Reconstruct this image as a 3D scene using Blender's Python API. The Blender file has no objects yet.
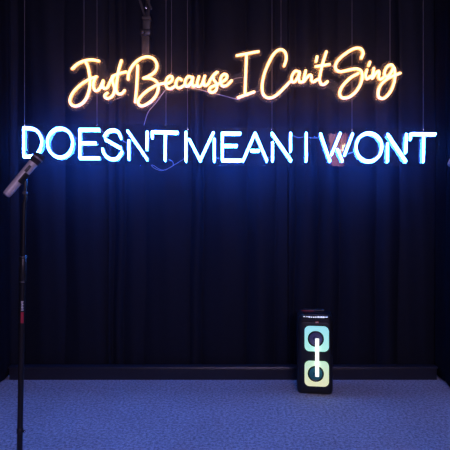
import bpy, bmesh, math, random
import numpy as np
from mathutils import Vector, Matrix

S = bpy.context.scene
C = S.collection
R = math.radians

# ---------------- camera, world, lights, exposure ----------------
F, PX, PY, CAMZ = 520.0, 223.0, 202.0, 1.26
cd = bpy.data.cameras.new('camera')
cd.sensor_width = 36; cd.lens = F / 450 * 36
cd.shift_x = (225 - PX) / 450; cd.shift_y = (PY - 225) / 450
cd.clip_start = .05
cam = bpy.data.objects.new('camera', cd); C.objects.link(cam)
cam.location = (0, 0, CAMZ); cam.rotation_euler = (R(90), 0, 0)
S.camera = cam

w = bpy.data.worlds.new('world'); S.world = w; w.use_nodes = True
w.node_tree.nodes['Background'].inputs[0].default_value = (.02, .02, .05, 1)
w.node_tree.nodes['Background'].inputs[1].default_value = .3

S.view_settings.view_transform = 'Standard'; S.view_settings.look = 'None'
S.view_settings.gamma = 1; S.view_settings.use_curve_mapping = False
S.view_settings.exposure = 0

def area(name, loc, rot, sx, sy, power, col):
    l = bpy.data.lights.new(name, 'AREA'); l.shape = 'RECTANGLE'
    l.size = sx; l.size_y = sy; l.energy = power; l.color = col
    o = bpy.data.objects.new(name, l); C.objects.link(o)
    o.location = loc; o.rotation_euler = rot
    return o
# the room's own ceiling lights, behind the camera
area('wall_strip_light', (.7, -2.78, 2.83), (R(52), 0, 0), 2.2, .12, 100, (.78, .58, 1.0))
area('ceiling_strip_light', (.9, 1.75, 3.04), (0, 0, 0), 1.6, .25, 3, (.5, .45, 1.0))

# ---------------- helpers ----------------
def at(px, py, Y):
    return Vector(((px - PX) / F * Y, Y, CAMZ + (PY - py) / F * Y))

def node_mat(name):
    m = bpy.data.materials.new(name); m.use_nodes = True
    return m, m.node_tree, m.node_tree.nodes, m.node_tree.links

def mat(name, col, rough=.5, metal=0, noise=0, nscale=60, bump=0, sheen=0, spec=.5):
    m, nt, N, L = node_mat(name)
    b = N['Principled BSDF']
    b.inputs['Roughness'].default_value = rough; b.inputs['Metallic'].default_value = metal
    b.inputs['Specular IOR Level'].default_value = spec
    if sheen:
        b.inputs['Sheen Weight'].default_value = sheen
        b.inputs['Sheen Roughness'].default_value = .35
        b.inputs['Sheen Tint'].default_value = (.5, .5, .6, 1)
    tc = N.new('ShaderNodeTexCoord'); nz = N.new('ShaderNodeTexNoise')
    nz.inputs['Scale'].default_value = nscale; nz.inputs['Detail'].default_value = 3
    L.new(tc.outputs['Object'], nz.inputs['Vector'])
    rp = N.new('ShaderNodeMapRange')
    rp.inputs['To Min'].default_value = 1 - noise; rp.inputs['To Max'].default_value = 1 + noise
    L.new(nz.outputs['Fac'], rp.inputs['Value'])
    mx = N.new('ShaderNodeVectorMath'); mx.operation = 'SCALE'
    mx.inputs[0].default_value = col
    L.new(rp.outputs['Result'], mx.inputs['Scale'])
    L.new(mx.outputs['Vector'], b.inputs['Base Color'])
    if bump:
        bp = N.new('ShaderNodeBump'); bp.inputs['Strength'].default_value = bump
        bp.inputs['Distance'].default_value = .003
        L.new(nz.outputs['Fac'], bp.inputs['Height']); L.new(bp.outputs['Normal'], b.inputs['Normal'])
    return m

def emit(name, col, strength=1, col2=None, z0=0, z1=1):
    m, nt, N, L = node_mat(name)
    b = N['Principled BSDF']
    b.inputs['Base Color'].default_value = (.6, .6, .6, 1); b.inputs['Roughness'].default_value = .4
    b.inputs['Emission Color'].default_value = (*col, 1)
    b.inputs['Emission Strength'].default_value = strength
    if col2:
        tc = N.new('ShaderNodeTexCoord'); sp = N.new('ShaderNodeSeparateXYZ')
        L.new(tc.outputs['Object'], sp.inputs[0])
        mr = N.new('ShaderNodeMapRange')
        mr.inputs['From Min'].default_value = z0; mr.inputs['From Max'].default_value = z1
        L.new(sp.outputs['Z'], mr.inputs['Value'])
        mx = N.new('ShaderNodeMix'); mx.data_type = 'RGBA'
        mx.inputs[6].default_value = (*col, 1); mx.inputs[7].default_value = (*col2, 1)
        L.new(mr.outputs['Result'], mx.inputs[0]); L.new(mx.outputs[2], b.inputs['Emission Color'])
    return m

def acrylic(name, haze, col=(1, 1, 1), ior=1.45, gloss=.9):
    m, nt, N, L = node_mat(name)
    N.remove(N['Principled BSDF'])
    out = [n for n in N if n.type == 'OUTPUT_MATERIAL'][0]
    tr = N.new('ShaderNodeBsdfTransparent'); tr.inputs[0].default_value = (.97, .97, .98, 1)
    gl = N.new('ShaderNodeBsdfGlossy'); gl.inputs['Roughness'].default_value = .03
    gl.inputs[0].default_value = (gloss, gloss, gloss, 1)
    fr = N.new('ShaderNodeFresnel')
    # thin clear sheet: the far face mirrors as little as the near one
    ge = N.new('ShaderNodeNewGeometry'); mr = N.new('ShaderNodeMapRange')
    mr.inputs['To Min'].default_value = ior; mr.inputs['To Max'].default_value = 1 / ior
    L.new(ge.outputs['Backfacing'], mr.inputs['Value']); L.new(mr.outputs['Result'], fr.inputs['IOR'])
    df = N.new('ShaderNodeBsdfDiffuse'); df.inputs[0].default_value = (*col, 1)
    a = N.new('ShaderNodeMixShader'); a.inputs[0].default_value = haze
    L.new(tr.outputs[0], a.inputs[1]); L.new(df.outputs[0], a.inputs[2])
    b = N.new('ShaderNodeMixShader')
    L.new(fr.outputs[0], b.inputs[0]); L.new(a.outputs[0], b.inputs[1]); L.new(gl.outputs[0], b.inputs[2])
    L.new(b.outputs[0], out.inputs[0])
    return m

def obj(name, bm, m, parent=None, smooth=True, loc=None):
    me = bpy.data.meshes.new(name)
    bmesh.ops.recalc_face_normals(bm, faces=bm.faces)
    bm.to_mesh(me); bm.free()
    for mm in (m if isinstance(m, (list, tuple)) else [m]): me.materials.append(mm)
    if smooth:
        me.shade_smooth()
    o = bpy.data.objects.new(name, me); C.objects.link(o)
    if smooth == 'auto' or smooth is True:
        try: me.set_sharp_from_angle(angle=R(40))
        except Exception: pass
    if parent: o.parent = parent
    if loc: o.location = loc
    return o

def thing(name, label, cat, loc=(0, 0, 0), rot=(0, 0, 0), group=None):
    o = bpy.data.objects.new(name, None); C.objects.link(o); o.empty_display_size = .1
    o.location = loc; o.rotation_euler = rot; o['label'] = label; o['category'] = cat
    if group: o['group'] = group
    return o

def tag(o, label, cat, group=None):
    o['label'] = label; o['category'] = cat
    if group: o['group'] = group
    return o

def struct(name, bm, m, smooth=False):
    o = obj(name, bm, m, None, smooth); o['kind'] = 'structure'; return o

def box(bm, x0, x1, y0, y1, z0, z1, bev=0, seg=2):
    r = bmesh.ops.create_cube(bm, size=1)
    vs = r['verts']
    for v in vs:
        v.co = Vector(((x0 + x1) / 2 + v.co.x * (x1 - x0), (y0 + y1) / 2 + v.co.y * (y1 - y0), (z0 + z1) / 2 + v.co.z * (z1 - z0)))
    if bev:
        es = list({e for v in vs for e in v.link_edges})
        bmesh.ops.bevel(bm, geom=es, offset=bev, segments=seg, affect='EDGES', profile=.5)
    return bm

def lathe(bm, prof, n=24, M=None):
    """prof: (r, z) pairs, spun about z"""
    M = M or Matrix()
    rings = []
    for r, z in prof:
        if r < 1e-6: rings.append([bm.verts.new(M @ Vector((0, 0, z)))])
        else: rings.append([bm.verts.new(M @ Vector((r * math.cos(2 * math.pi * k / n), r * math.sin(2 * math.pi * k / n), z))) for k in range(n)])
    for a, b in zip(rings, rings[1:]):
        for k in range(n):
            k2 = (k + 1) % n
            if len(a) == 1 and len(b) == 1: continue
            if len(a) == 1: bm.faces.new((a[0], b[k], b[k2]))
            elif len(b) == 1: bm.faces.new((a[k], a[k2], b[0]))
            else: bm.faces.new((a[k], a[k2], b[k2], b[k]))
    for rg in (rings[0], rings[-1]):
        if len(rg) > 1: bm.faces.new(rg)
    return bm

def catmull(pts, step):
    pts = [Vector(p) for p in pts]
    if len(pts) < 3: return pts
    P = [2 * pts[0] - pts[1]] + pts + [2 * pts[-1] - pts[-2]]
    out = []
    for i in range(1, len(P) - 2):
        p0, p1, p2, p3 = P[i - 1:i + 3]
        n = max(2, int((p2 - p1).length / step))
        for k in range(n):
            t = k / n
            out.append(.5 * ((2 * p1) + (p2 - p0) * t + (2 * p0 - 5 * p1 + 4 * p2 - p3) * t * t + (3 * p1 - p0 - 3 * p2 + p3) * t ** 3))
    out.append(P[-2])
    return out

def tube(bm, pts, r, n=10, round_ends=True, step=.008, closed=False):
    p = catmull(pts, step)
    T = []
    for i in range(len(p)):
        if closed: t = p[(i + 1) % len(p)] - p[i - 1]
        else: t = p[min(i + 1, len(p) - 1)] - p[max(i - 1, 0)]
        T.append(t.normalized())
    ref = Vector((0, 1, 0)) if abs(T[0].y) < .9 else Vector((1, 0, 0))
    nrm = (ref - ref.dot(T[0]) * T[0]).normalized()
    st = []
    for q, t in zip(p, T):
        nrm = (nrm - nrm.dot(t) * t).normalized(); st.append((q, t, nrm.copy(), r))
    if round_ends and not closed:
        q, t, nn, _ = st[0]; pre = [(q - t * r * math.sin(a), t, nn, r * math.cos(a)) for a in (R(78), R(50), R(25))]
        q, t, nn, _ = st[-1]; post = [(q + t * r * math.sin(a), t, nn, r * math.cos(a)) for a in (R(25), R(50), R(78))]
        st = pre + st + post
    rings = []
    for q, t, nn, rr in st:
        b = t.cross(nn)
        rings.append([bm.verts.new(q + rr * (math.cos(2 * math.pi * k / n) * nn + math.sin(2 * math.pi * k / n) * b)) for k in range(n)])
    m = len(rings)
    for i in range(m if closed else m - 1):
        a, b = rings[i], rings[(i + 1) % m]
        for k in range(n): bm.faces.new((a[k], a[(k + 1) % n], b[(k + 1) % n], b[k]))
    if not closed: bm.faces.new(rings[0]); bm.faces.new(rings[-1])
    return bm

def B(): return bmesh.new()

# ---------------- materials ----------------
M = {}
M['velvet'] = mat('black_velvet', (.0072, .0092, .0165), .68, noise=.25, nscale=25, sheen=.02, bump=.15, spec=.16)
M['velvet_side'] = mat('black_velvet_side', (.008, .008, .011), .9, noise=.3, nscale=25, sheen=.04, spec=.05)
M['ledge'] = mat('black_painted_ledge', (.02, .02, .028), .32, noise=.2, nscale=30)
M['wall'] = mat('dark_wall_paint', (.03, .03, .04), .8, noise=.2, nscale=10)
M['ceiling'] = mat('dark_ceiling_paint', (.03, .03, .035), .85, noise=.2, nscale=10)
M['black'] = mat('black_plastic', (.012, .012, .014), .38, noise=.1)
M['black_metal'] = mat('black_coated_metal', (.02, .02, .024), .35, metal=.4, noise=.1)
M['chrome'] = mat('chrome_metal', (.6, .6, .62), .22, metal=1, noise=.05)
M['band'] = mat('grey_grille_band', (.35, .32, .36), .5, metal=.3, noise=.1)
M['silver'] = mat('silver_grey_body', (.62, .56, .58), .42, metal=.1, noise=.08, nscale=120)
M['mesh_grille'] = mat('dark_mesh_grille', (.04, .035, .045), .85, metal=.1, noise=.5, nscale=700, bump=.5, spec=.2)
M['red'] = mat('red_label', (.45, .02, .05), .5, noise=.1)
M['white'] = mat('white_print', (.75, .75, .78), .5, noise=.05)
M['cable'] = mat('clear_white_cable', (.55, .5, .6), .45, noise=.1)
M['wire'] = mat('thin_steel_wire', (.26, .24, .28), .5, metal=.2, noise=.1)
M['grey_metal'] = mat('dusty_grey_metal', (.085, .075, .07), .5, metal=.2, noise=.3, nscale=40)
M['dark_metal'] = mat('dark_bracket_metal', (.06, .055, .06), .4, metal=.5, noise=.3, nscale=40)
M['blue_core'] = emit('blue_white_neon_core', (.028, .2, 1.0), 190)
M['blue_body'] = emit('blue_neon_sleeve', (.12, .24, 1.0), 3)
M['blue_fill'] = emit('blue_added_fill_strip', (.024, .15, 1.0), 190)  # added glow that throws blue light back onto the curtain
M['warm_fill'] = emit('warm_added_fill_strip', (1.0, .42, .14), 20)  # same added glow in warm, for the curtain around the script
M['warm_core'] = emit('warm_white_neon_core', (1.0, .5, .18), 4.2)
M['warm_body'] = emit('warm_neon_sleeve', (1.0, .37, .06), 1.3)
M['blue_board'] = acrylic('clear_acrylic_blue_sign', .0012, ior=1.5)
M['warm_board'] = acrylic('clear_acrylic_script_sign', .028, gloss=.5)
M['edge_clear'] = acrylic('clear_acrylic_edge', .02, gloss=.4)
M['edge'] = acrylic('polished_acrylic_edge', .10, gloss=.5)

def carpet():
    m, nt, N, L = node_mat('grey_speckled_carpet')
    b = N['Principled BSDF']; b.inputs['Roughness'].default_value = .9
    b.inputs['Specular IOR Level'].default_value = .15
    b.inputs['Sheen Weight'].default_value = .3
    tc = N.new('ShaderNodeTexCoord')
    n1 = N.new('ShaderNodeTexNoise'); n1.inputs['Scale'].default_value = 62; n1.inputs['Detail'].default_value = 5; n1.inputs['Roughness'].default_value = .8
    n2 = N.new('ShaderNodeTexNoise'); n2.inputs['Scale'].default_value = 3; n2.inputs['Detail'].default_value = 3
    L.new(tc.outputs['Object'], n1.inputs['Vector']); L.new(tc.outputs['Object'], n2.inputs['Vector'])
    cr = N.new('ShaderNodeValToRGB')
    cr.color_ramp.elements[0].position = .38; cr.color_ramp.elements[0].color = (.10, .10, .11, 1)
    cr.color_ramp.elements[1].position = .64; cr.color_ramp.elements[1].color = (.50, .49, .50, 1)
    L.new(n1.outputs['Fac'], cr.inputs[0])
    mr = N.new('ShaderNodeMapRange'); mr.inputs['To Min'].default_value = .8; mr.inputs['To Max'].default_value = 1.2
    L.new(n2.outputs['Fac'], mr.inputs['Value'])
    vm = N.new('ShaderNodeVectorMath'); vm.operation = 'SCALE'
    L.new(cr.outputs[0], vm.inputs[0]); L.new(mr.outputs[0], vm.inputs['Scale']); L.new(vm.outputs[0], b.inputs['Base Color'])
    bp = N.new('ShaderNodeBump'); bp.inputs['Strength'].default_value = .5; bp.inputs['Distance'].default_value = .004
    L.new(n1.outputs['Fac'], bp.inputs['Height']); L.new(bp.outputs[0], b.inputs['Normal'])
    return m
M['carpet'] = carpet()

# ---------------- the setting ----------------
X, Y0, Y1, ZT = 2.9, -3.0, 3.95, 3.1
struct('floor', box(B(), -X, X, Y0, Y1, -.06, 0), M['carpet'])
struct('ceiling', box(B(), -X, X, Y0, Y1, ZT, ZT + .06), M['ceiling'])
struct('wall_back', box(B(), -X, X, Y1, Y1 + .06, 0, ZT), M['wall'])
struct('wall_front', box(B(), -X, X, Y0 - .06, Y0, 0, ZT), M['wall'])
struct('wall_left', box(B(), -X - .06, -X, Y0, Y1, 0, ZT), M['wall'])
struct('wall_right', box(B(), X, X + .06, Y0, Y1, 0, ZT), M['wall'])
# low black ledge along the foot of the backdrop
bm = box(B(), -1.515, 1.515, 3.68, 3.735, 0, .082, .004)
box(bm, -1.52, 1.52, 3.674, 3.738, .082, .094, .004)
struct('baseboard_back', bm, M['ledge'])

# ---------------- curtains ----------------
def curtain(a0, a1, seed, label, m, y=3.805, axis='x', amp=.028, pos=0, sgn=1, group=None):
    rnd = random.Random(seed)
    folds = []; s = a0 - .1
    while s < a1 + .1:
        wd = rnd.choice((.09, .15, .24, .33)) * rnd.uniform(.85, 1.15); folds.append((s, wd, rnd.uniform(.45, 1.25), rnd.uniform(0, 6))); s += wd
    def off(s, z):
        s2 = s + .012 * math.sin(z * 1.7 + seed) * (1 - z / 3.1) + .004 * math.sin(z * 5 + s * 9)
        for f0, wd, h, ph in folds:
            if f0 <= s2 < f0 + wd:
                t = (s2 - f0) / wd
                return amp * h * (math.sin(math.pi * t) ** .8 * 2 - 1) * (.75 + .25 * math.sin(z * 1.3 + ph)) + .002 * math.sin(s2 * 47 + z * 2)
        return 0
    bm = B(); nx = int((a1 - a0) / .008); nz = 40; zb, zt = .015, 3.02
    def row(th):
        g = []
        for i in range(nx + 1):
            s = a0 + (a1 - a0) * i / nx
            c = []
            for j in range(nz + 1):
                z = zb + (zt - zb) * j / nz
                d = off(s, z)
                if axis == 'x': c.append(bm.verts.new((s, y - d + th - .022 * (math.exp(-((s + 1.25) / .3) ** 2) + math.exp(-((s - 1.2) / .2) ** 2)), z)))
                else: c.append(bm.verts.new((pos + sgn * (-d + th), s, z)))
            g.append(c)
        return g
    g = row(0); h = row(.004)
    for G in (g, h):
        for i in range(nx):
            for j in range(nz): bm.faces.new((G[i][j], G[i + 1][j], G[i + 1][j + 1], G[i][j + 1]))
    for i in range(nx):
        for j in (0, nz): bm.faces.new((g[i][j], g[i + 1][j], h[i + 1][j], h[i][j]))
    for j in range(nz):
        for i in (0, nx): bm.faces.new((g[i][j], g[i][j + 1], h[i][j + 1], h[i][j]))
    o = obj('curtain', bm, m, None, False)
    o.data.shade_smooth()
    return tag(o, label, 'curtain', group)
G_ = 'black backdrop curtain panels'
xa, xb = at(108, 0, 3.8).x, at(288, 0, 3.8).x
curtain(-1.555, xa, 3, 'black velvet curtain panel hanging behind the first letters D, O and E', M['velvet'])
curtain(xa + .003, xb, 8, 'wide black velvet curtain panel in the middle behind MEAN', M['velvet'], y=3.805)
curtain(xb + .003, 1.555, 21, 'black velvet curtain panel behind the floor speaker and WON\'T', M['velvet'])
curtain(2.55, 3.76, 5, 'black side curtain at the left edge of the carpet', M['velvet_side'], axis='y', pos=-1.54, sgn=-1, amp=.012)
curtain(2.55, 3.76, 6, 'black side curtain at the right edge of the carpet', M['velvet_side'], axis='y', pos=1.54, sgn=1, amp=.012)
bm = B(); tube(bm, [(-1.6, 3.80, 3.045), (1.6, 3.80, 3.045)], .014, 12)
for x in (-1.58, 0, 1.58): box(bm, x - .01, x + .01, 3.79, 3.81, 3.05, ZT)
tag(obj('curtain_rail', bm, M['black_metal']), 'black curtain rail under the ceiling above the backdrop', 'curtain rail')

# ---------------- neon signs ----------------
def ellipse(cx, cy, rx, ry, n=28):
    return ('loop', [(cx + rx * math.cos(2 * math.pi * k / n), cy + ry * math.sin(2 * math.pi * k / n)) for k in range(n)])

SCRIPT = {
 'J': [[(72.2,68.8),(78,63.9),(84.5,61),(92,59.9),(99,61.3)],
       [(85.4,61.5),(88.1,67.3),(89.9,77.5),(89.9,86.1),(87.4,96.2),(82.3,103.3),(75.8,106.2),(71.1,104.2),(70.2,99.1),(73.7,91.9),(80.9,84.7),(89.6,79.4),(96.6,76.8)]],
 'u': [[(95.8,77.3),(93.7,82.5),(93.9,88.3),(96.3,91),(99.7,88.6),(103.4,80.6),(102.9,86),(105,88.9),(107.8,87.2)]],
 's': [[(107.8,87.2),(111,80),(113.6,76),(112.5,81),(114.6,89),(112.4,96),(107.6,98.6),(104.6,96),(107.4,93)]],
 't': [[(121.5,60.8),(118.7,70.2),(116.9,81.8),(116.3,90.3),(118.7,94.1),(122.3,93.4),(124.6,90.6)],[(112.4,76.5),(118.5,74),(126,72)]],
 'B': [[(137.7,65.9),(137.2,78.9),(136.3,91.9),(135.3,102)],
       [(128.1,79.4),(128.9,73.1),(133.1,65.2),(139.6,59.4),(146.8,56.9),(153.4,58.7),(157,64.5),(155.6,71),(149.7,75.8),(143.5,78.3)],
       [(143.5,78.3),(150.5,78.6),(156,81.3),(158.4,87),(156.2,95.3),(150.5,101.8),(142.7,106),(138.4,104),(138.9,99.6),(144.7,93),(153,87.2),(160,84.2),(164.4,83.3)]],
 'e': [[(164.4,83.6),(168.5,83.2),(172,80.6),(172.3,77.3),(170,76.2),(167.2,78.6),(165.8,83.5),(167.2,87.9),(171.1,88.7),(175.3,86)]],
 'c': [[(181.4,80),(178.8,78.3),(176.4,81.5),(176.1,86),(178.7,88.2),(182.4,86.6),(185,84.6)]],
 'a': [[(192,77.6),(188.4,76.5),(185.3,80.6),(185.5,85.2),(188.2,86),(191.3,82),(193.3,77),(192.2,82),(193.1,86.4),(196,85.4)]],
 'u2': [[(199,76.7),(197.4,82),(197.9,86.4),(200.8,86),(203.4,80.5),(205,75.3),(203.7,81),(204.8,85.8),(208.2,84.2)]],
 's2': [[(208.2,84.2),(212,77.2),(217.6,71.9),(213.6,75.2),(213.6,79.4),(216.7,84.4),(216.1,90),(212.2,92.7),(209.1,90.6),(210.8,87.4),(215.4,85.4)]],
 'e2': [[(216.6,85),(221.5,82.3),(226,79.2),(227.1,75.9),(224.4,74.1),(221.3,76.9),(220.2,82),(222.4,86),(226.9,85.4),(231.5,80.8)]],
 'I': [[(236.9,55.7),(258.3,51.7)],[(246.4,55),(244.9,93.9)],[(238.2,97.6),(254,92)]],
 'C': [[(284,66.1),(286,59.7),(285.3,53),(280.7,49.7),(274.7,53),(269.3,61.7),(264,75),(262,87.7),(264,95.5),(269.3,98.1),(276,95.5),(283,89),(289.6,82)]],
 'a2': [[(298.9,72),(295.2,71.2),(291.9,75.9),(291.5,80.8),(294.4,82.1),(298,77),(299.7,71.9),(298.6,78),(299.8,82.4),(302,81.8)]],
 'n': [[(305.6,70.8),(304.4,76),(303.5,81.9),(307,77.4),(310.4,74.8),(311.6,77),(311.2,80.4),(313.3,82),(317.4,79.5)]],
 'apostrophe': [[(317,56.9),(315.9,61.5)]],
 't2': [[(326.2,51.9),(323.3,61.1),(320.6,71.7),(319.5,79.4),(321.1,84.2),(324.4,84.3),(327.3,81.7)],[(315.8,66.6),(322,65.7),(329.2,64.5)]],
 'S': [[(361.1,58.2),(363,53.2),(360,48.6),(353,49.2),(342.9,55.6),(336.2,63),(335.8,69.3),(340.6,71.8),(349.9,69.8),(356.9,69),(361.4,72.2),(361.6,80.4),(356.9,90.3),(349.1,97),(342.1,97.8),(339.5,93.7),(342.1,86.7),(349.9,78.3),(358,73.6)]],
 'i': [[(369.7,62.3),(368.5,65.6)],[(366.8,70),(365.3,75.6),(367,79.1),(370.3,76.5)]],
 'n2': [[(373.7,68.5),(372.8,73.5),(372,78.6),(375.2,74),(378.4,71),(379,74),(378.4,77.8),(380.2,79.6),(383,77.8)]],
 'g': [[(394.1,69.4),(391.7,65.1),(387.6,66.1),(384.6,71.2),(384.6,75.9),(387.6,76.6),(391.5,71.6),(393.8,67.6),(394.7,73.2),(394.1,81.8),(390.5,91.4),(384.5,98),(379.7,98.1),(377.9,94),(380.1,86),(386.8,79.2),(395,75.2),(400,73.3)]],
}
E_ = lambda x, t, m, b, xt, xm, xb: [[(x,t),(x,b)],[(x,t),(xt,t+.1)],[(x,m),(xm,m)],[(x,b),(xb,b)]]
BLOCK = {
 'D': [[(23.9,127.9),(23.9,156.2)],[(23.9,127.8),(30,127.9),(36.1,130),(40.4,135.3),(42,142),(40.4,148.9),(36.3,153.8),(30.5,156),(23.9,156.2)]],
 'O': [ellipse(60.2,142.6,12.6,14.5)],
 'E': E_(80,129.3,142.8,157.8,98.9,95.4,98.9),
 'S': [[(104.5,135.9),(108,131.4),(113.3,129.9),(118.2,131.8),(120.9,137.5)],[(105.8,139.6),(120.7,147.9)],[(102.6,149.1),(105,154.9),(110.9,158.7),(117.2,157.9),(122.1,152)]],
 'N': [[(128.9,140.8),(128.9,158.4)],[(127.8,131.1),(147,159)],[(147.2,132),(147,148.7)]],
 'apostrophe': [[(152.3,131.8),(152.3,137.2)]],
 'T': [[(154.7,131.6),(177.3,132.3)],[(165.3,135.9),(165.1,159.8)]],
 'M': [[(186,132.3),(186,160.6)],[(189.3,139.4),(200,160.2)],[(213.3,132.7),(200.4,160)],[(214.3,139.2),(214.3,160.6)]],
 'E2': E_(222.3,133.1,145.5,160.1,240,236.5,241),
 'A': [[(255,133.2),(243.3,160.3)],[(255,133.2),(266.7,160.3)],[(251.5,150.5),(258.5,150.5)]],
 'N2': [[(272.5,142.7),(272.5,160.3)],[(272,133.3),(290.8,160.3)],[(290.5,133.3),(290.5,150.6)]],
 'I': [[(306.2,133.4),(306.2,160.4)]],
 'W': [[(320.4,134),(329.7,160.6)],[(340,133.4),(331.6,154)],[(337.3,149.5),(342,160.6)],[(352.4,134),(344.7,154.3)]],
 'O2': [ellipse(368.8,147,12.9,14.1)],
 'N3': [[(387.3,143.8),(387.3,161)],[(387.6,134.3),(405.6,161)],[(406.1,134.3),(405.6,152)]],
 'apostrophe2': [[(410.3,134.2),(410.3,138.7)]],
 'T2': [[(412.4,133.6),(435,134)],[(423.5,137.6),(423.1,161)]],
}
YS = 3.52       # face of the tubes
def letters(table, root, rb, rc, ybody, mb, mc, mr, tilt):
    for k, strokes in table.items():
        bm, bc, bk = B(), B(), B()
        for s in strokes:
            closed = s[0] == 'loop'
            pts = [at(x, y, YS) for x, y in (s[1] if closed else s)]
            pb = [Vector((p.x, ybody, p.z)) for p in pts]
            if closed:
                pb2 = pb + [pb[0]]
                tube(bm, pb2, rb, 12); tube(bk, [p + Vector((0, rb * (.8 if tilt > 0 else .6), rb * tilt)) for p in pb2], rc * .68, 10); tube(bc, [p + Vector((0, -rb * .42, 0)) for p in pb2], rc, 12)
            else:
                tube(bm, pb, rb, 12)
                tube(bk, [p + Vector((0, rb * (.8 if tilt > 0 else .6), rb * tilt)) for p in pb], rc * .68, 10)
                tube(bc, [p + Vector((0, -rb * .42, 0)) for p in pb], rc, 12)
        l = obj('letter', bm, mb, root)
        obj('light_core', bc, mc, l)
        obj('added_fill_strip', bk, mr, l)  # extra emitter added behind each tube to light the curtain, not a neon part
        

def flat_path(strokes):
    out = []
    for s in strokes:
        pts = s[1] + [s[1][0]] if s[0] == 'loop' else s
        out.append(catmull([at(x, y, YS) for x, y in pts], .01))
    return out

def contour_board(table, radius, yb, th, root, mface, medge, extra=()):
    segs = []
    for st in list(table.values()) + list(extra):
        for p in flat_path(st):
            for a, b in zip(p, p[1:]): segs.append((a.x, a.z, b.x, b.z))
    segs = np.array(segs)
    x0, x1 = segs[:, [0, 2]].min() - .05, segs[:, [0, 2]].max() + .05
    z0, z1 = segs[:, [1, 3]].min() - .05, segs[:, [1, 3]].max() + .05
    h = .0075
    xs = np.arange(x0, x1, h); zs = np.arange(z0, z1, h)
    GX, GZ = np.meshgrid(xs, zs, indexing='ij')
    D = np.full(GX.shape, 9.0)
    for ax, az, bx, bz in segs:
        i0, i1 = np.searchsorted(xs, min(ax, bx) - .06), np.searchsorted(xs, max(ax, bx) + .06)
        px, pz = GX[i0:i1], GZ[i0:i1]
        dx, dz = bx - ax, bz - az; q = dx * dx + dz * dz + 1e-12
        t = np.clip(((px - ax) * dx + (pz - az) * dz) / q, 0, 1)
        D[i0:i1] = np.minimum(D[i0:i1], np.hypot(px - ax - t * dx, pz - az - t * dz))
    V = D - radius
    bf, be = B(), B()
    cache = {}
    def vert(bm, key, x, z, y):
        kk = (id(bm), key, y)
        if kk not in cache: cache[kk] = bm.verts.new((x, y, z))
        return cache[kk]
    nx, nz = V.shape
    for i in range(nx - 1):
        for j in range(nz - 1):
            cs = [(i, j), (i + 1, j), (i + 1, j + 1), (i, j + 1)]
            v = [V[c] for c in cs]
            if min(v) >= 0: continue
            poly = []; cross = []
            for k in range(4):
                a, b = cs[k], cs[(k + 1) % 4]
                if v[k] < 0: poly.append((a, xs[a[0]], zs[a[1]]))
                if (v[k] < 0) != (v[(k + 1) % 4] < 0):
                    t = v[k] / (v[k] - v[(k + 1) % 4]); t = min(max(t, .02), .98)
                    key = (min(a, b), max(a, b))
                    x = xs[a[0]] + t * (xs[b[0]] - xs[a[0]]); z = zs[a[1]] + t * (zs[b[1]] - zs[a[1]])
                    # make shared edge vertices identical
                    poly.append((key, x, z)); cross.append((key, x, z))
            for y in (yb, yb + th):
                try: bf.faces.new([vert(bf, *p, y) for p in poly])
                except ValueError: pass
            if len(cross) == 2:
                try: be.faces.new([vert(be, *cross[0], yb), vert(be, *cross[1], yb), vert(be, *cross[1], yb + th), vert(be, *cross[0], yb + th)])
                except ValueError: pass
    o = obj('backboard', bf, mface, root, False)
    obj('board_edge', be, medge, o, False)
    return o

# --- script sign ---
root = thing('neon_sign', 'warm yellow neon sign in flowing handwriting reading Just Because I Can\'t Sing', 'neon sign', (0, 0, 0))
letters(SCRIPT, root, .0108, .0078, YS, M['warm_body'], M['warm_core'], M['warm_fill'], .2)
bridges = [[[(100,62),(104,75)]] , [[(125,72),(130,78)]], [[(231,81),(245,75)]], [[(254,92),(262,89)]], [[(329,64.5),(336,66)]], [[(327,82),(333,84),(338,90)]], [[(317,60),(318,66)]]]
contour_board(SCRIPT, .030, YS + .018, .005, root, M['warm_board'], M['edge'], bridges)
YC = YS + .008
for pl in ([(231.7,80.9),(236,78.3),(245.3,77)],[(254,92.2),(258,91.4),(262,89)],[(329.4,64.6),(332.5,66.5),(336,67)],
           [(125.8,72.2),(128,74),(128.1,78)],[(126,91),(121,97),(115,99.5)],[(318,80),(321,79.5)]):
    obj('jumper_wire', tube(B(), [at(x, y, YC) for x, y in pl], .0016, 6), M['cable'], root)
for x, y in ((84, 57), (171.5, 73), (281, 47), (390, 63)):
    p = at(x, y, YS + .021)
    wr = obj('hanging_wire', tube(B(), [p, Vector((p.x, p.y, ZT))], .0013, 6), M['wire'], root)
    obj('standoff', lathe(B(), [(0, -.006), (.005, -.005), (.005, .005), (0, .006)], 12, Matrix.Translation(p)), M['chrome'], wr)

# --- block letter sign ---
root = thing('neon_sign', 'cool blue-white neon sign in plain capital letters reading DOESN\'T MEAN I WON\'T', 'neon sign', (0, 0, 0))
letters(BLOCK, root, .0099, .0073, YS, M['blue_body'], M['blue_core'], M['blue_fill'], -.85)
YB = YS + .024
for x0, x1, t0, t1 in ((19, 181.5, 124.5, 165), (182.5, 310.5, 128, 165.5), (315.5, 439, 128.8, 166)):
    a, b = at(x0, t1, YB), at(x1, t0, YB)
    o = obj('backboard', box(B(), a.x, b.x, YB, YB + .005, a.z, b.z), M['blue_board'], root, False)
    e = .0015; bm = B()
    box(bm, a.x - e, a.x, YB, YB + .005, a.z, b.z); box(bm, b.x, b.x + e, YB, YB + .005, a.z, b.z)
    box(bm, a.x - e, b.x + e, YB, YB + .005, b.z, b.z + e); box(bm, a.x - e, b.x + e, YB, YB + .005, a.z - e, a.z)
    obj('board_edge', bm, M['edge_clear'], o, False)
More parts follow.
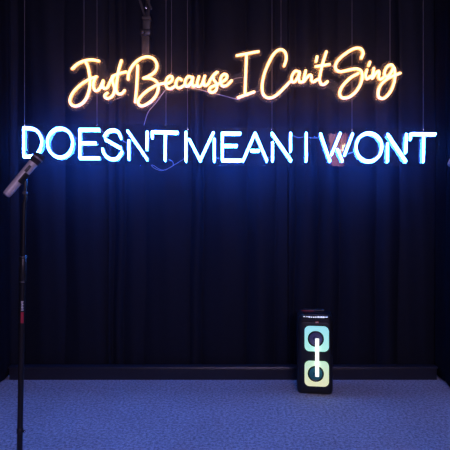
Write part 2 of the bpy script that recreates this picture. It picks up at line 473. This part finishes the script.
for pl in ([(42.5,141.5),(44.5,140),(47,138.5)],[(73,139),(76.5,138),(79.5,139)],[(99,129.6),(102,131),(104,134)],
           [(121,138),(124,141.5),(127.5,143)],[(147,149),(145,151.2),(144,153)],[(149,133),(150.5,134.5),(152,134)],
           [(168.5,133),(167,136),(165.5,137)],[(214.5,158),(218,158.2),(222,158)],[(266,158),(269,157.6),(272,158)],
           [(290.5,151),(290,153.5),(288,156)],[(249,150.5),(251,150.5)],[(292,135),(298,137.5),(306,136.8),(313,138),(320.5,137.5)],
           [(344.7,154.4),(350,153.2),(356,151)],[(381.5,146),(384.5,146),(387,145.5)],[(405.6,152),(404.5,154),(403,157)],
           [(426,136),(424.8,134.5),(423.5,138)],[(331.5,154),(334,151),(337,149.6)]):
    obj('jumper_wire', tube(B(), [at(x, y, YC) for x, y in pl], .0018, 6), M['cable'], root)
for x, y in ((24.6, 123), (97, 123), (166, 123), (187.5, 126.5), (272, 126.5), (352, 127.5), (423.2, 127.5)):
    p = at(x, y + 3, YB + .008)
    wr = obj('hanging_wire', tube(B(), [p, Vector((p.x, p.y, ZT))], .0013, 6), M['wire'], root)
    obj('standoff', lathe(B(), [(0, -.009), (.006, -.008), (.006, .008), (0, .009)], 12, Matrix.Translation(p)), M['chrome'], wr)
obj('loose_wire', tube(B(), [at(x, y, YS + .004) for x, y in [(169,159.5),(172.5,161.5),(173,165.5),(168,168.5),(161.5,170.6),(155,168.5),(151,165.2),(154,165.6),(159,169),(165,170),(172,166.2),(184.5,158.6)]], .0018, 6), M['cable'], root)
# supply cable that runs between both signs
tag(obj('power_cable', tube(B(), [at(x, y, YS + .034) for x, y in [(144,125),(148,112.5),(155,104),(162,94.5),(166.5,89.5),(175,87.5),(186,87.4),(197,89),(210,92.5),(222,95.3),(237.5,99.3),(240,98)]], .0022, 6), M['cable']),
    'thin pale cable running along the lower edge of the word Because', 'cable')
# put each sign's empty at the middle of its lower edge
for o in [o for o in C.objects if o.get('category') == 'neon sign']:
    p = at(232, 108 if 'handwriting' in o['label'] else 166, YS)
    for ch in o.children: ch.location = ch.location - p
    o.location = p

# ---------------- ceiling bracket behind the B ----------------
YK = 3.655
root = thing('ceiling_bracket', 'dusty dark metal bracket hanging from above, behind the B of Because', 'bracket', at(146, 17, YK))
o0 = root.location.copy()
def L_(px, py, dy=0): return at(px, py, YK) - o0 + Vector((0, dy, 0))
a, b = L_(142, 58), L_(149.6, 36)
obj('post', box(B(), a.x, b.x, -.018, .018, a.z, b.z, .004), M['grey_metal'], root)
a, b = L_(141, 36.5), L_(151, 30)
cl = obj('clamp', box(B(), a.x, b.x, -.03, .03, a.z, b.z, .006), M['dark_metal'], root)
obj('clamp_knob', lathe(B(), [(0, 0), (.013, 0), (.013, .02), (.009, .026), (0, .027)], 12, Matrix.Translation(L_(144, 34, -.03)) @ Matrix.Rotation(R(90), 4, 'X')), M['grey_metal'], cl)
a, b = L_(143, 31), L_(150.6, 20)
obj('collar', box(B(), a.x, b.x, -.022, .022, a.z, b.z, .008), M['grey_metal'], root)
a, b = L_(142.4, 20.5), L_(151, 17.6)
obj('collar_plate', box(B(), a.x, b.x, -.03, .03, a.z, b.z, .003), M['grey_metal'], root)
topz = ZT - o0.z
for (p0, p1, dy) in (((145, 16), (138.5, -4), -.015), ((148, 17), (149, -8), .012), ((151.5, 10), (144.5, -6), -.03)):
    s, e = L_(*p0, dy), L_(*p1, dy)
    bm = B(); tube(bm, [s, e], .0085, 8); obj('arm', bm, M['grey_metal'], root)
obj('swivel_bolt', lathe(B(), [(0, -.012), (.009, -.010), (.009, .010), (0, .012)], 10, Matrix.Translation(L_(146.8, 10.5, -.045)) @ Matrix.Rotation(R(90), 4, 'X')), M['chrome'], root)
bm = B(); tube(bm, [L_(146.5, 18), L_(146.5, -30), (L_(146.5, 0).x, 0, topz)], .008, 8)
box(bm, L_(146.5, 0).x - .05, L_(146.5, 0).x + .05, -.04, .04, topz - .012, topz)
obj('hanger_rod', bm, M['dark_metal'], root)

# ---------------- floor speaker ----------------
def rrect(w, h, r, n=6):
    c = rrect0(w, h, r, n); out = []
    for i, p in enumerate(c):
        q = c[(i + 1) % len(c)]; d = math.hypot(q[0] - p[0], q[1] - p[1]); out.append(p)
        m = int(d / .02)
        for k in range(1, m): out.append((p[0] + (q[0] - p[0]) * k / m, p[1] + (q[1] - p[1]) * k / m))
    return out
def rrect0(w, h, r, n=6):
    pts = []
    for cx, cz, a0 in ((w/2-r, h/2-r, 0), (-w/2+r, h/2-r, 90), (-w/2+r, -h/2+r, 180), (w/2-r, -h/2+r, 270)):
        for k in range(n + 1):
            a = R(a0 + 90 * k / n); pts.append((cx + r * math.cos(a), cz + r * math.sin(a)))
    return pts
def slab(bm, outer, y0, y1, cx=0, cz=0, bev=0):
    rings = []
    prof = [(y1, 0), (y0 + bev, 0), (y0, bev)] if bev else [(y1, 0), (y0, 0)]
    for y, ins in prof:
        rings.append([bm.verts.new((cx + x * (1 - ins / .05), y, cz + z * (1 - ins / .05))) for x, z in outer])
    n = len(outer)
    for a, b in zip(rings, rings[1:]):
        for k in range(n): bm.faces.new((a[k], a[(k + 1) % n], b[(k + 1) % n], b[k]))
    bm.faces.new(rings[0]); bm.faces.new(rings[-1])
    return bm
def ring_plate(bm, outer, ri, y0, y1, cx, cz, n=None):
    """rounded-square ring with a round opening: outer outline, inner circle of same count"""
    n = len(outer)
    inner = []
    for x, z in outer:
        a = math.atan2(z, x); inner.append((ri * math.cos(a) - .006, ri * math.sin(a)))
    V = {}
    for nm, pts in (('o', outer), ('i', inner)):
        for y in (y0, y1): V[nm, y] = [bm.verts.new((cx + x, y, cz + z)) for x, z in pts]
    for k in range(n):
        k2 = (k + 1) % n
        for y in (y0, y1): bm.faces.new((V['o', y][k], V['o', y][k2], V['i', y][k2], V['i', y][k]))
        for nm in 'oi': bm.faces.new((V[nm, y0][k], V[nm, y0][k2], V[nm, y1][k2], V[nm, y1][k]))
    return bm
SW, SD, SH = .234, .185, .517
sx = (315.2 - PX) / F * 3.41
sp = thing('party_speaker', 'black upright speaker with two glowing square rings standing on the carpet', 'speaker', (sx, 3.41, 0), (0, 0, R(-7)))
# cabinet: stacked rounded-rectangle sections, slightly tapered, front at y=0
bm = B(); rings = []
for z, k in ((.0, .94), (.006, .97), (.022, .99), (.06, 1.0), (.41, 1.0), (.480, .99), (.505, .965), (.513, .92), (.517, .86)):
    rings.append([bm.verts.new((x * k, SD / 2 + y * (k if z < .1 else .5 + k / 2), z)) for x, y in rrect(SW, SD, .035)])
for a, b in zip(rings, rings[1:]):
    n = len(a)
    for k in range(n): bm.faces.new((a[k], a[(k + 1) % n], b[(k + 1) % n], b[k]))
bm.faces.new(rings[0]); bm.faces.new(rings[-1])
obj('cabinet', bm, M['black'], sp)
def zpy(py): return CAMZ - (py - PY) / F * 3.405
obj('front_grille', slab(B(), rrect(SW * .82, .42, .03), -.006, .004, 0, .262, .003), mat('black_speaker_grille', (.01, .012, .016), .5, noise=.3, nscale=500), sp)
RX = .009
aqua = emit('aqua_light_ring', (.22, .68, .70), 1.0, (.30, .80, .58), zpy(330), zpy(351))
lime = emit('lime_light_ring', (.66, .68, .30), 1.0, (.42, .72, .42), zpy(384), zpy(362))
for zc, m, lab, cone in ((zpy(338.5), aqua, 'aqua glowing rounded-square ring', mat('violet_grey_cone', (.10, .10, .22), .45, noise=.2)),
                   (zpy(373.3), lime, 'yellow-green glowing rounded-square ring', mat('teal_cone', (.02, .20, .24), .45, noise=.2))):
    rg = obj('light_ring', ring_plate(B(), rrect(.156, .163, .032, 10), .053, -.016, -.004, RX, zc), m, sp, False); rg['label'] = lab
    wz = zc if zc > .3 else zc + .012
    T = Matrix.Translation((RX - .006, -.006, zc)) @ Matrix.Rotation(R(90), 4, 'X')
    wf = obj('woofer', lathe(B(), [(.0, .002), (.014, .006), (.02, .004), (.038, .001), (.043, .007), (.050, .008), (.053, .004)], 36, T), cone, sp)
    obj('surround', lathe(B(), [(.0535, .001), (.053, .009), (.048, .011), (.043, .009), (.0425, .001)], 36, T), M['black'], wf)
    obj('dust_cap', lathe(B(), [(.016, .0), (.0155, .006), (.011, .011), (.005, .0135), (0, .014)], 24, T), cone, wf)
bar = box(B(), RX - .010, RX + .014, -.032, -.020, zpy(375.5), zpy(337.7), .003)
lb = obj('light_bar', bar, emit('white_green_light_bar', (.95, 1.0, .86), 1.3), sp); lb['label'] = 'white glowing vertical bar joining the two rings'
for z in (343.5, 369.5): obj('light_bar_stem', box(B(), RX - .004, RX + .008, -.021, -.006, zpy(z + 1.5), zpy(z - 1.5)), M['black'], lb)
# control strip on the top front edge
obj('control_panel', box(B(), -.09, .09, .012, .10, SH - .004, SH + .003, .003), M['black_metal'], sp)
lit = emit('lit_control_icons', (.75, .8, 1.0), .9)
cp = sp.children[-1]
bm = B(); rnd = random.Random(4)
ic = [(-.078, .012), (-.061, .018), (-.043, .010), (-.030, .009), (-.017, .013), (-.001, .010), (.013, .016), (.032, .012), (.046, .014), (.062, .018)]
for k, (x, wd) in enumerate(ic):
    bb = box(B(), x, x + wd, -.0085, -.004, .5055 - (.003 if 1 < k < 9 else 0), .5055 + rnd.uniform(.003, .007) + (.001 if k in (0, 9) else 0), .001, 1)
    icon = obj('control_light', bb, lit, sp)
obj('panel_rail', box(B(), -.088, .088, -.0045, .002, .495, .5115, .002), M['black_metal'], sp)
obj('indicator_strip', box(B(), -.086, .0, .118, .126, SH - .002, SH + .006, .001), mat('red_indicator', (.30, .015, .02), .5, noise=.05), sp)
# little orange maker's mark
bm = B(); box(bm, .000, .022, -.0095, -.005, .467, .480, .002)
lg = obj('logo_badge', bm, mat('orange_badge', (.50, .10, .03), .5, noise=.1), sp)
bm = B()
for x in (.003, .009, .015): box(bm, x, x + .0035, -.0105, -.009, .470, .477)
obj('logo_letters', bm, M['white'], lg)
obj('handle', box(B(), -.075, .075, .125, .155, SH - .006, SH + .014, .009, 3), M['black'], sp)

# ---------------- microphones and stands ----------------
def frame_from(a, b):
    d = (b - a).normalized(); q = Vector((0, 0, 1)).rotation_difference(d)
    return Matrix.Translation(a) @ q.to_matrix().to_4x4()
YM = 2.36
def mic_at(tail, head, name_label, cliplabel=None):
    Ln = (head - tail).length
    Mx = frame_from(Vector((0, 0, 0)), head - tail)
    r = thing('microphone', name_label, 'microphone', tail)
    r0 = .0185
    obj('body', lathe(B(), [(0, 0), (.014, 0), (.0185, .004), (.0195, .02), (.0202, .09), (.0212, Ln - .062), (.0222, Ln - .05), (0, Ln - .05)], 32, Mx), M['silver'], r)
    obj('end_cap', lathe(B(), [(0, -.010), (.011, -.010), (.0170, -.006), (.0188, .006), (.0165, .010), (0, .010)], 32, Mx), mat('pale_end_cap', (.5, .44, .5), .35, noise=.05), r)
    # dark display window and switch on the side that faces the room
    q = Mx @ Matrix.Translation((0, 0, Ln * .62))
    side = (Mx.to_3x3().inverted() @ Vector((.35, -1, .1))); ang = math.atan2(side.y, side.x)
    Mq = q @ Matrix.Rotation(ang, 4, 'Z')
    bm = B(); box(bm, .0185, .0222, -.0065, .0065, -.018, .018, .002); bm.transform(Mq)
    sw = obj('display_window', bm, M['black'], r)
    bm = B(); box(bm, .0215, .0240, -.003, .003, -.006, .004, .001); bm.transform(Mq); obj('switch', bm, M['dark_metal'], sw)
    g = obj('grille', lathe(B(), [(0, Ln - .05), (.0222, Ln - .05), (.0248, Ln - .038), (.0262, Ln - .024), (.0258, Ln - .010), (.020, Ln - .001), (.010, Ln + .003), (0, Ln + .004)], 32, Mx), M['mesh_grille'], r)
    obj('grille_band', lathe(B(), [(.0262, Ln - .027), (.0274, Ln - .026), (.0274, Ln - .020), (.0262, Ln - .019)], 32, Mx), M['band'], g)
    return r, Mx
tail, head = at(10, 194, YM) + Vector((0, -.03, 0)), at(38.2, 154, YM) + Vector((0, .03, 0))
mic_at(tail, head, 'silver-grey handheld microphone tilted up in the clip of the left stand')
def stand(top, label, mic_tail, mic_head):
    lean = R(-1.05)
    base = Vector((top.x - (top.z) * math.tan(R(1.05)), top.y, 0))
    r = thing('microphone_stand', label, 'microphone stand', base + Vector((0, 0, .0025)), (0, R(1.05), 0))
    h = (top - base).length
    zz = lambda py: (CAMZ - (py - PY) / F * YM)
    obj('base', lathe(B(), [(0, 0), (.125, 0), (.127, .006), (.122, .013), (.03, .022), (.018, .04), (0, .04)], 48), M['black_metal'], r)
    obj('lower_tube', lathe(B(), [(0, .03), (.0128, .03), (.0128, zz(283)), (0, zz(283))], 24), M['black_metal'], r)
    obj('upper_tube', lathe(B(), [(0, zz(284)), (.0095, zz(284)), (.0095, h), (0, h)], 24), M['black_metal'], r)
    gr = obj('clutch', lathe(B(), [(.012, zz(284)), (.0155, zz(282.5)), (.0150, zz(270)), (.0155, zz(257.5)), (.010, zz(256))], 24), M['black'], r)
    for p in (282, 257):
        obj('clutch_ring', lathe(B(), [(.0150, zz(p) - .0025), (.0168, zz(p) - .002), (.0168, zz(p) + .002), (.0150, zz(p) + .0025)], 24), M['chrome'], gr)
    cr = obj('collar', lathe(B(), [(.0125, zz(434)), (.0150, zz(433)), (.0150, zz(429)), (.0125, zz(428))], 24), M['black'], r)
    bm = tube(B(), [(.012, -.004, zz(431)), (.024, -.010, zz(431))], .005, 8); obj('collar_knob', bm, M['chrome'], cr)
    # label sleeve: white lettering strip above, red strip below
    def arc(bm, z0, z1, a0, a1, rad=.0134, n=8):
        v = []
        for k in range(n + 1):
            a = R(a0 + (a1 - a0) * k / n)
            v.append([bm.verts.new((rr * math.cos(a), rr * math.sin(a), z)) for rr in (rad, rad - .001) for z in (z0, z1)])
        for p, q in zip(v, v[1:]):
            bm.faces.new((p[0], q[0], q[1], p[1])); bm.faces.new((p[2], q[2], q[3], p[3]))
            bm.faces.new((p[0], q[0], q[2], p[2])); bm.faces.new((p[1], q[1], q[3], p[3]))
        bm.faces.new((v[0][0], v[0][1], v[0][3], v[0][2])); bm.faces.new((v[-1][0], v[-1][1], v[-1][3], v[-1][2]))
    bm = B(); arc(bm, zz(323), zz(312), -95, -40); rd = obj('sticker', bm, M['red'], r); rd['label'] = 'red sticker'
    bm = B(); z = 301.3
    for k, wd in enumerate((1.2, .7, 1.1, .6, 1.2, .9, 1.0)):
        arc(bm, zz(z + wd), zz(z), -92 + (k % 3) * 4, -46 - (k % 2) * 6); z += wd + .45
    pr = obj('printed_mark', bm, M['white'], r); pr['label'] = 'white printed lettering running up the tube'
    # swivel and clip, built in world axes then moved into the stand's frame
    inv = r.matrix_basis.inverted()
    d = (mic_head - mic_tail).normalized(); mid = mic_tail + d * ((mic_head - mic_tail).length * .42)
    bm = B(); tube(bm, [top, top + Vector((.006, 0, .022)), top + Vector((.004, 0, .046))], .0085, 10); bm.transform(inv)
    sv = obj('swivel', bm, M['black'], r)
    p = top + Vector((.004, -.012, .046))
    bm = lathe(B(), [(0, 0), (.008, 0), (.008, .026), (0, .026)], 14, frame_from(p, p + Vector((0, 1, 0)))); bm.transform(inv)
    obj('swivel_screw', bm, M['grey_metal'], sv)
    # clip: open C-shaped sleeve round the microphone
    Q = frame_from(mid, mid + d); bm = B(); n = 20
    down = Q.to_3x3().inverted() @ Vector((.75, .45, -1)); a0 = math.atan2(down.y, down.x)
    rows = []
    for zc in (-.026, -.02, .02, .026):
        row = []
        for rr in (.0206, .0240):
            row.append([bm.verts.new(Q @ Vector((rr * math.cos(a0 + R(-100 + 200 * k / n)), rr * math.sin(a0 + R(-100 + 200 * k / n)), zc))) for k in range(n + 1)])
        rows.append(row)
    for A_, B_ in zip(rows, rows[1:]):
        for s in (0, 1):
            for k in range(n): bm.faces.new((A_[s][k], A_[s][k + 1], B_[s][k + 1], B_[s][k]))
        for k in (0, n): bm.faces.new((A_[0][k], A_[1][k], B_[1][k], B_[0][k]))
    for row in (rows[0], rows[-1]):
        for k in range(n): bm.faces.new((row[0][k], row[0][k + 1], row[1][k + 1], row[1][k]))
    bm.transform(inv); obj('microphone_clip', bm, M['black'], r)
    q0 = Q @ Vector((.022 * math.cos(a0), .022 * math.sin(a0), 0))
    bm = tube(B(), [q0, top + Vector((.004, 0, .046))], .007, 10); bm.transform(inv); obj('clip_neck', bm, M['black'], r)
    return r
top = at(24.2, 203, YM)
stand(top, 'tall black microphone stand with a red sticker at the left of the frame', tail, head)
# a second microphone whose tail end just enters the frame at the right edge
t2 = at(448.9, 164.8, YM) + Vector((0, -.03, 0)); t2 = Vector((t2.x, t2.y, t2.z))
h2 = t2 + (head - tail)
mic_at(t2, h2, 'pale tail end of a second microphone cut off by the right edge of the frame')
stand(t2 + (top - tail), 'second black microphone stand, just outside the right edge of the frame', t2, h2)

# ---------------- warm wall lamp on the far wall behind the camera (mirrors in the acrylic) ----------------
lp = thing('wall_lamp', 'orange glowing wall lamp mirrored in the sign behind the W', 'wall lamp', (2.185, Y0, 2.2))
obj('back_plate', box(B(), -.06, .06, .0, .03, -.1, .1, .005), M['black_metal'], lp)
shade_pts = [(.165, .33), (.17, .0), (.15, -.33)]
bm = lathe(B(), [(.10, -.34), (.12, -.2), (.155, .1), (.175, .34), (.168, .34), (.148, .1), (.112, -.2), (.095, -.34)], 32, Matrix.Translation((0, .20, 0)))
obj('lamp_shade', bm, emit('glowing_orange_shade', (1.0, .27, .13), 3.4), lp)
obj('bulb', lathe(B(), [(0, -.07), (.04, -.05), (.05, 0), (.03, .05), (0, .07)], 20, Matrix.Translation((.085, .39, .07))), emit('warm_bulb', (1, .6, .3), 35), lp)
obj('lamp_arm', tube(B(), [(0, .02, 0), (0, .2, 0), (0, .2, -.3), (.03, .3, -.36), (.085, .39, .0)], .008, 8), M['black_metal'], lp)
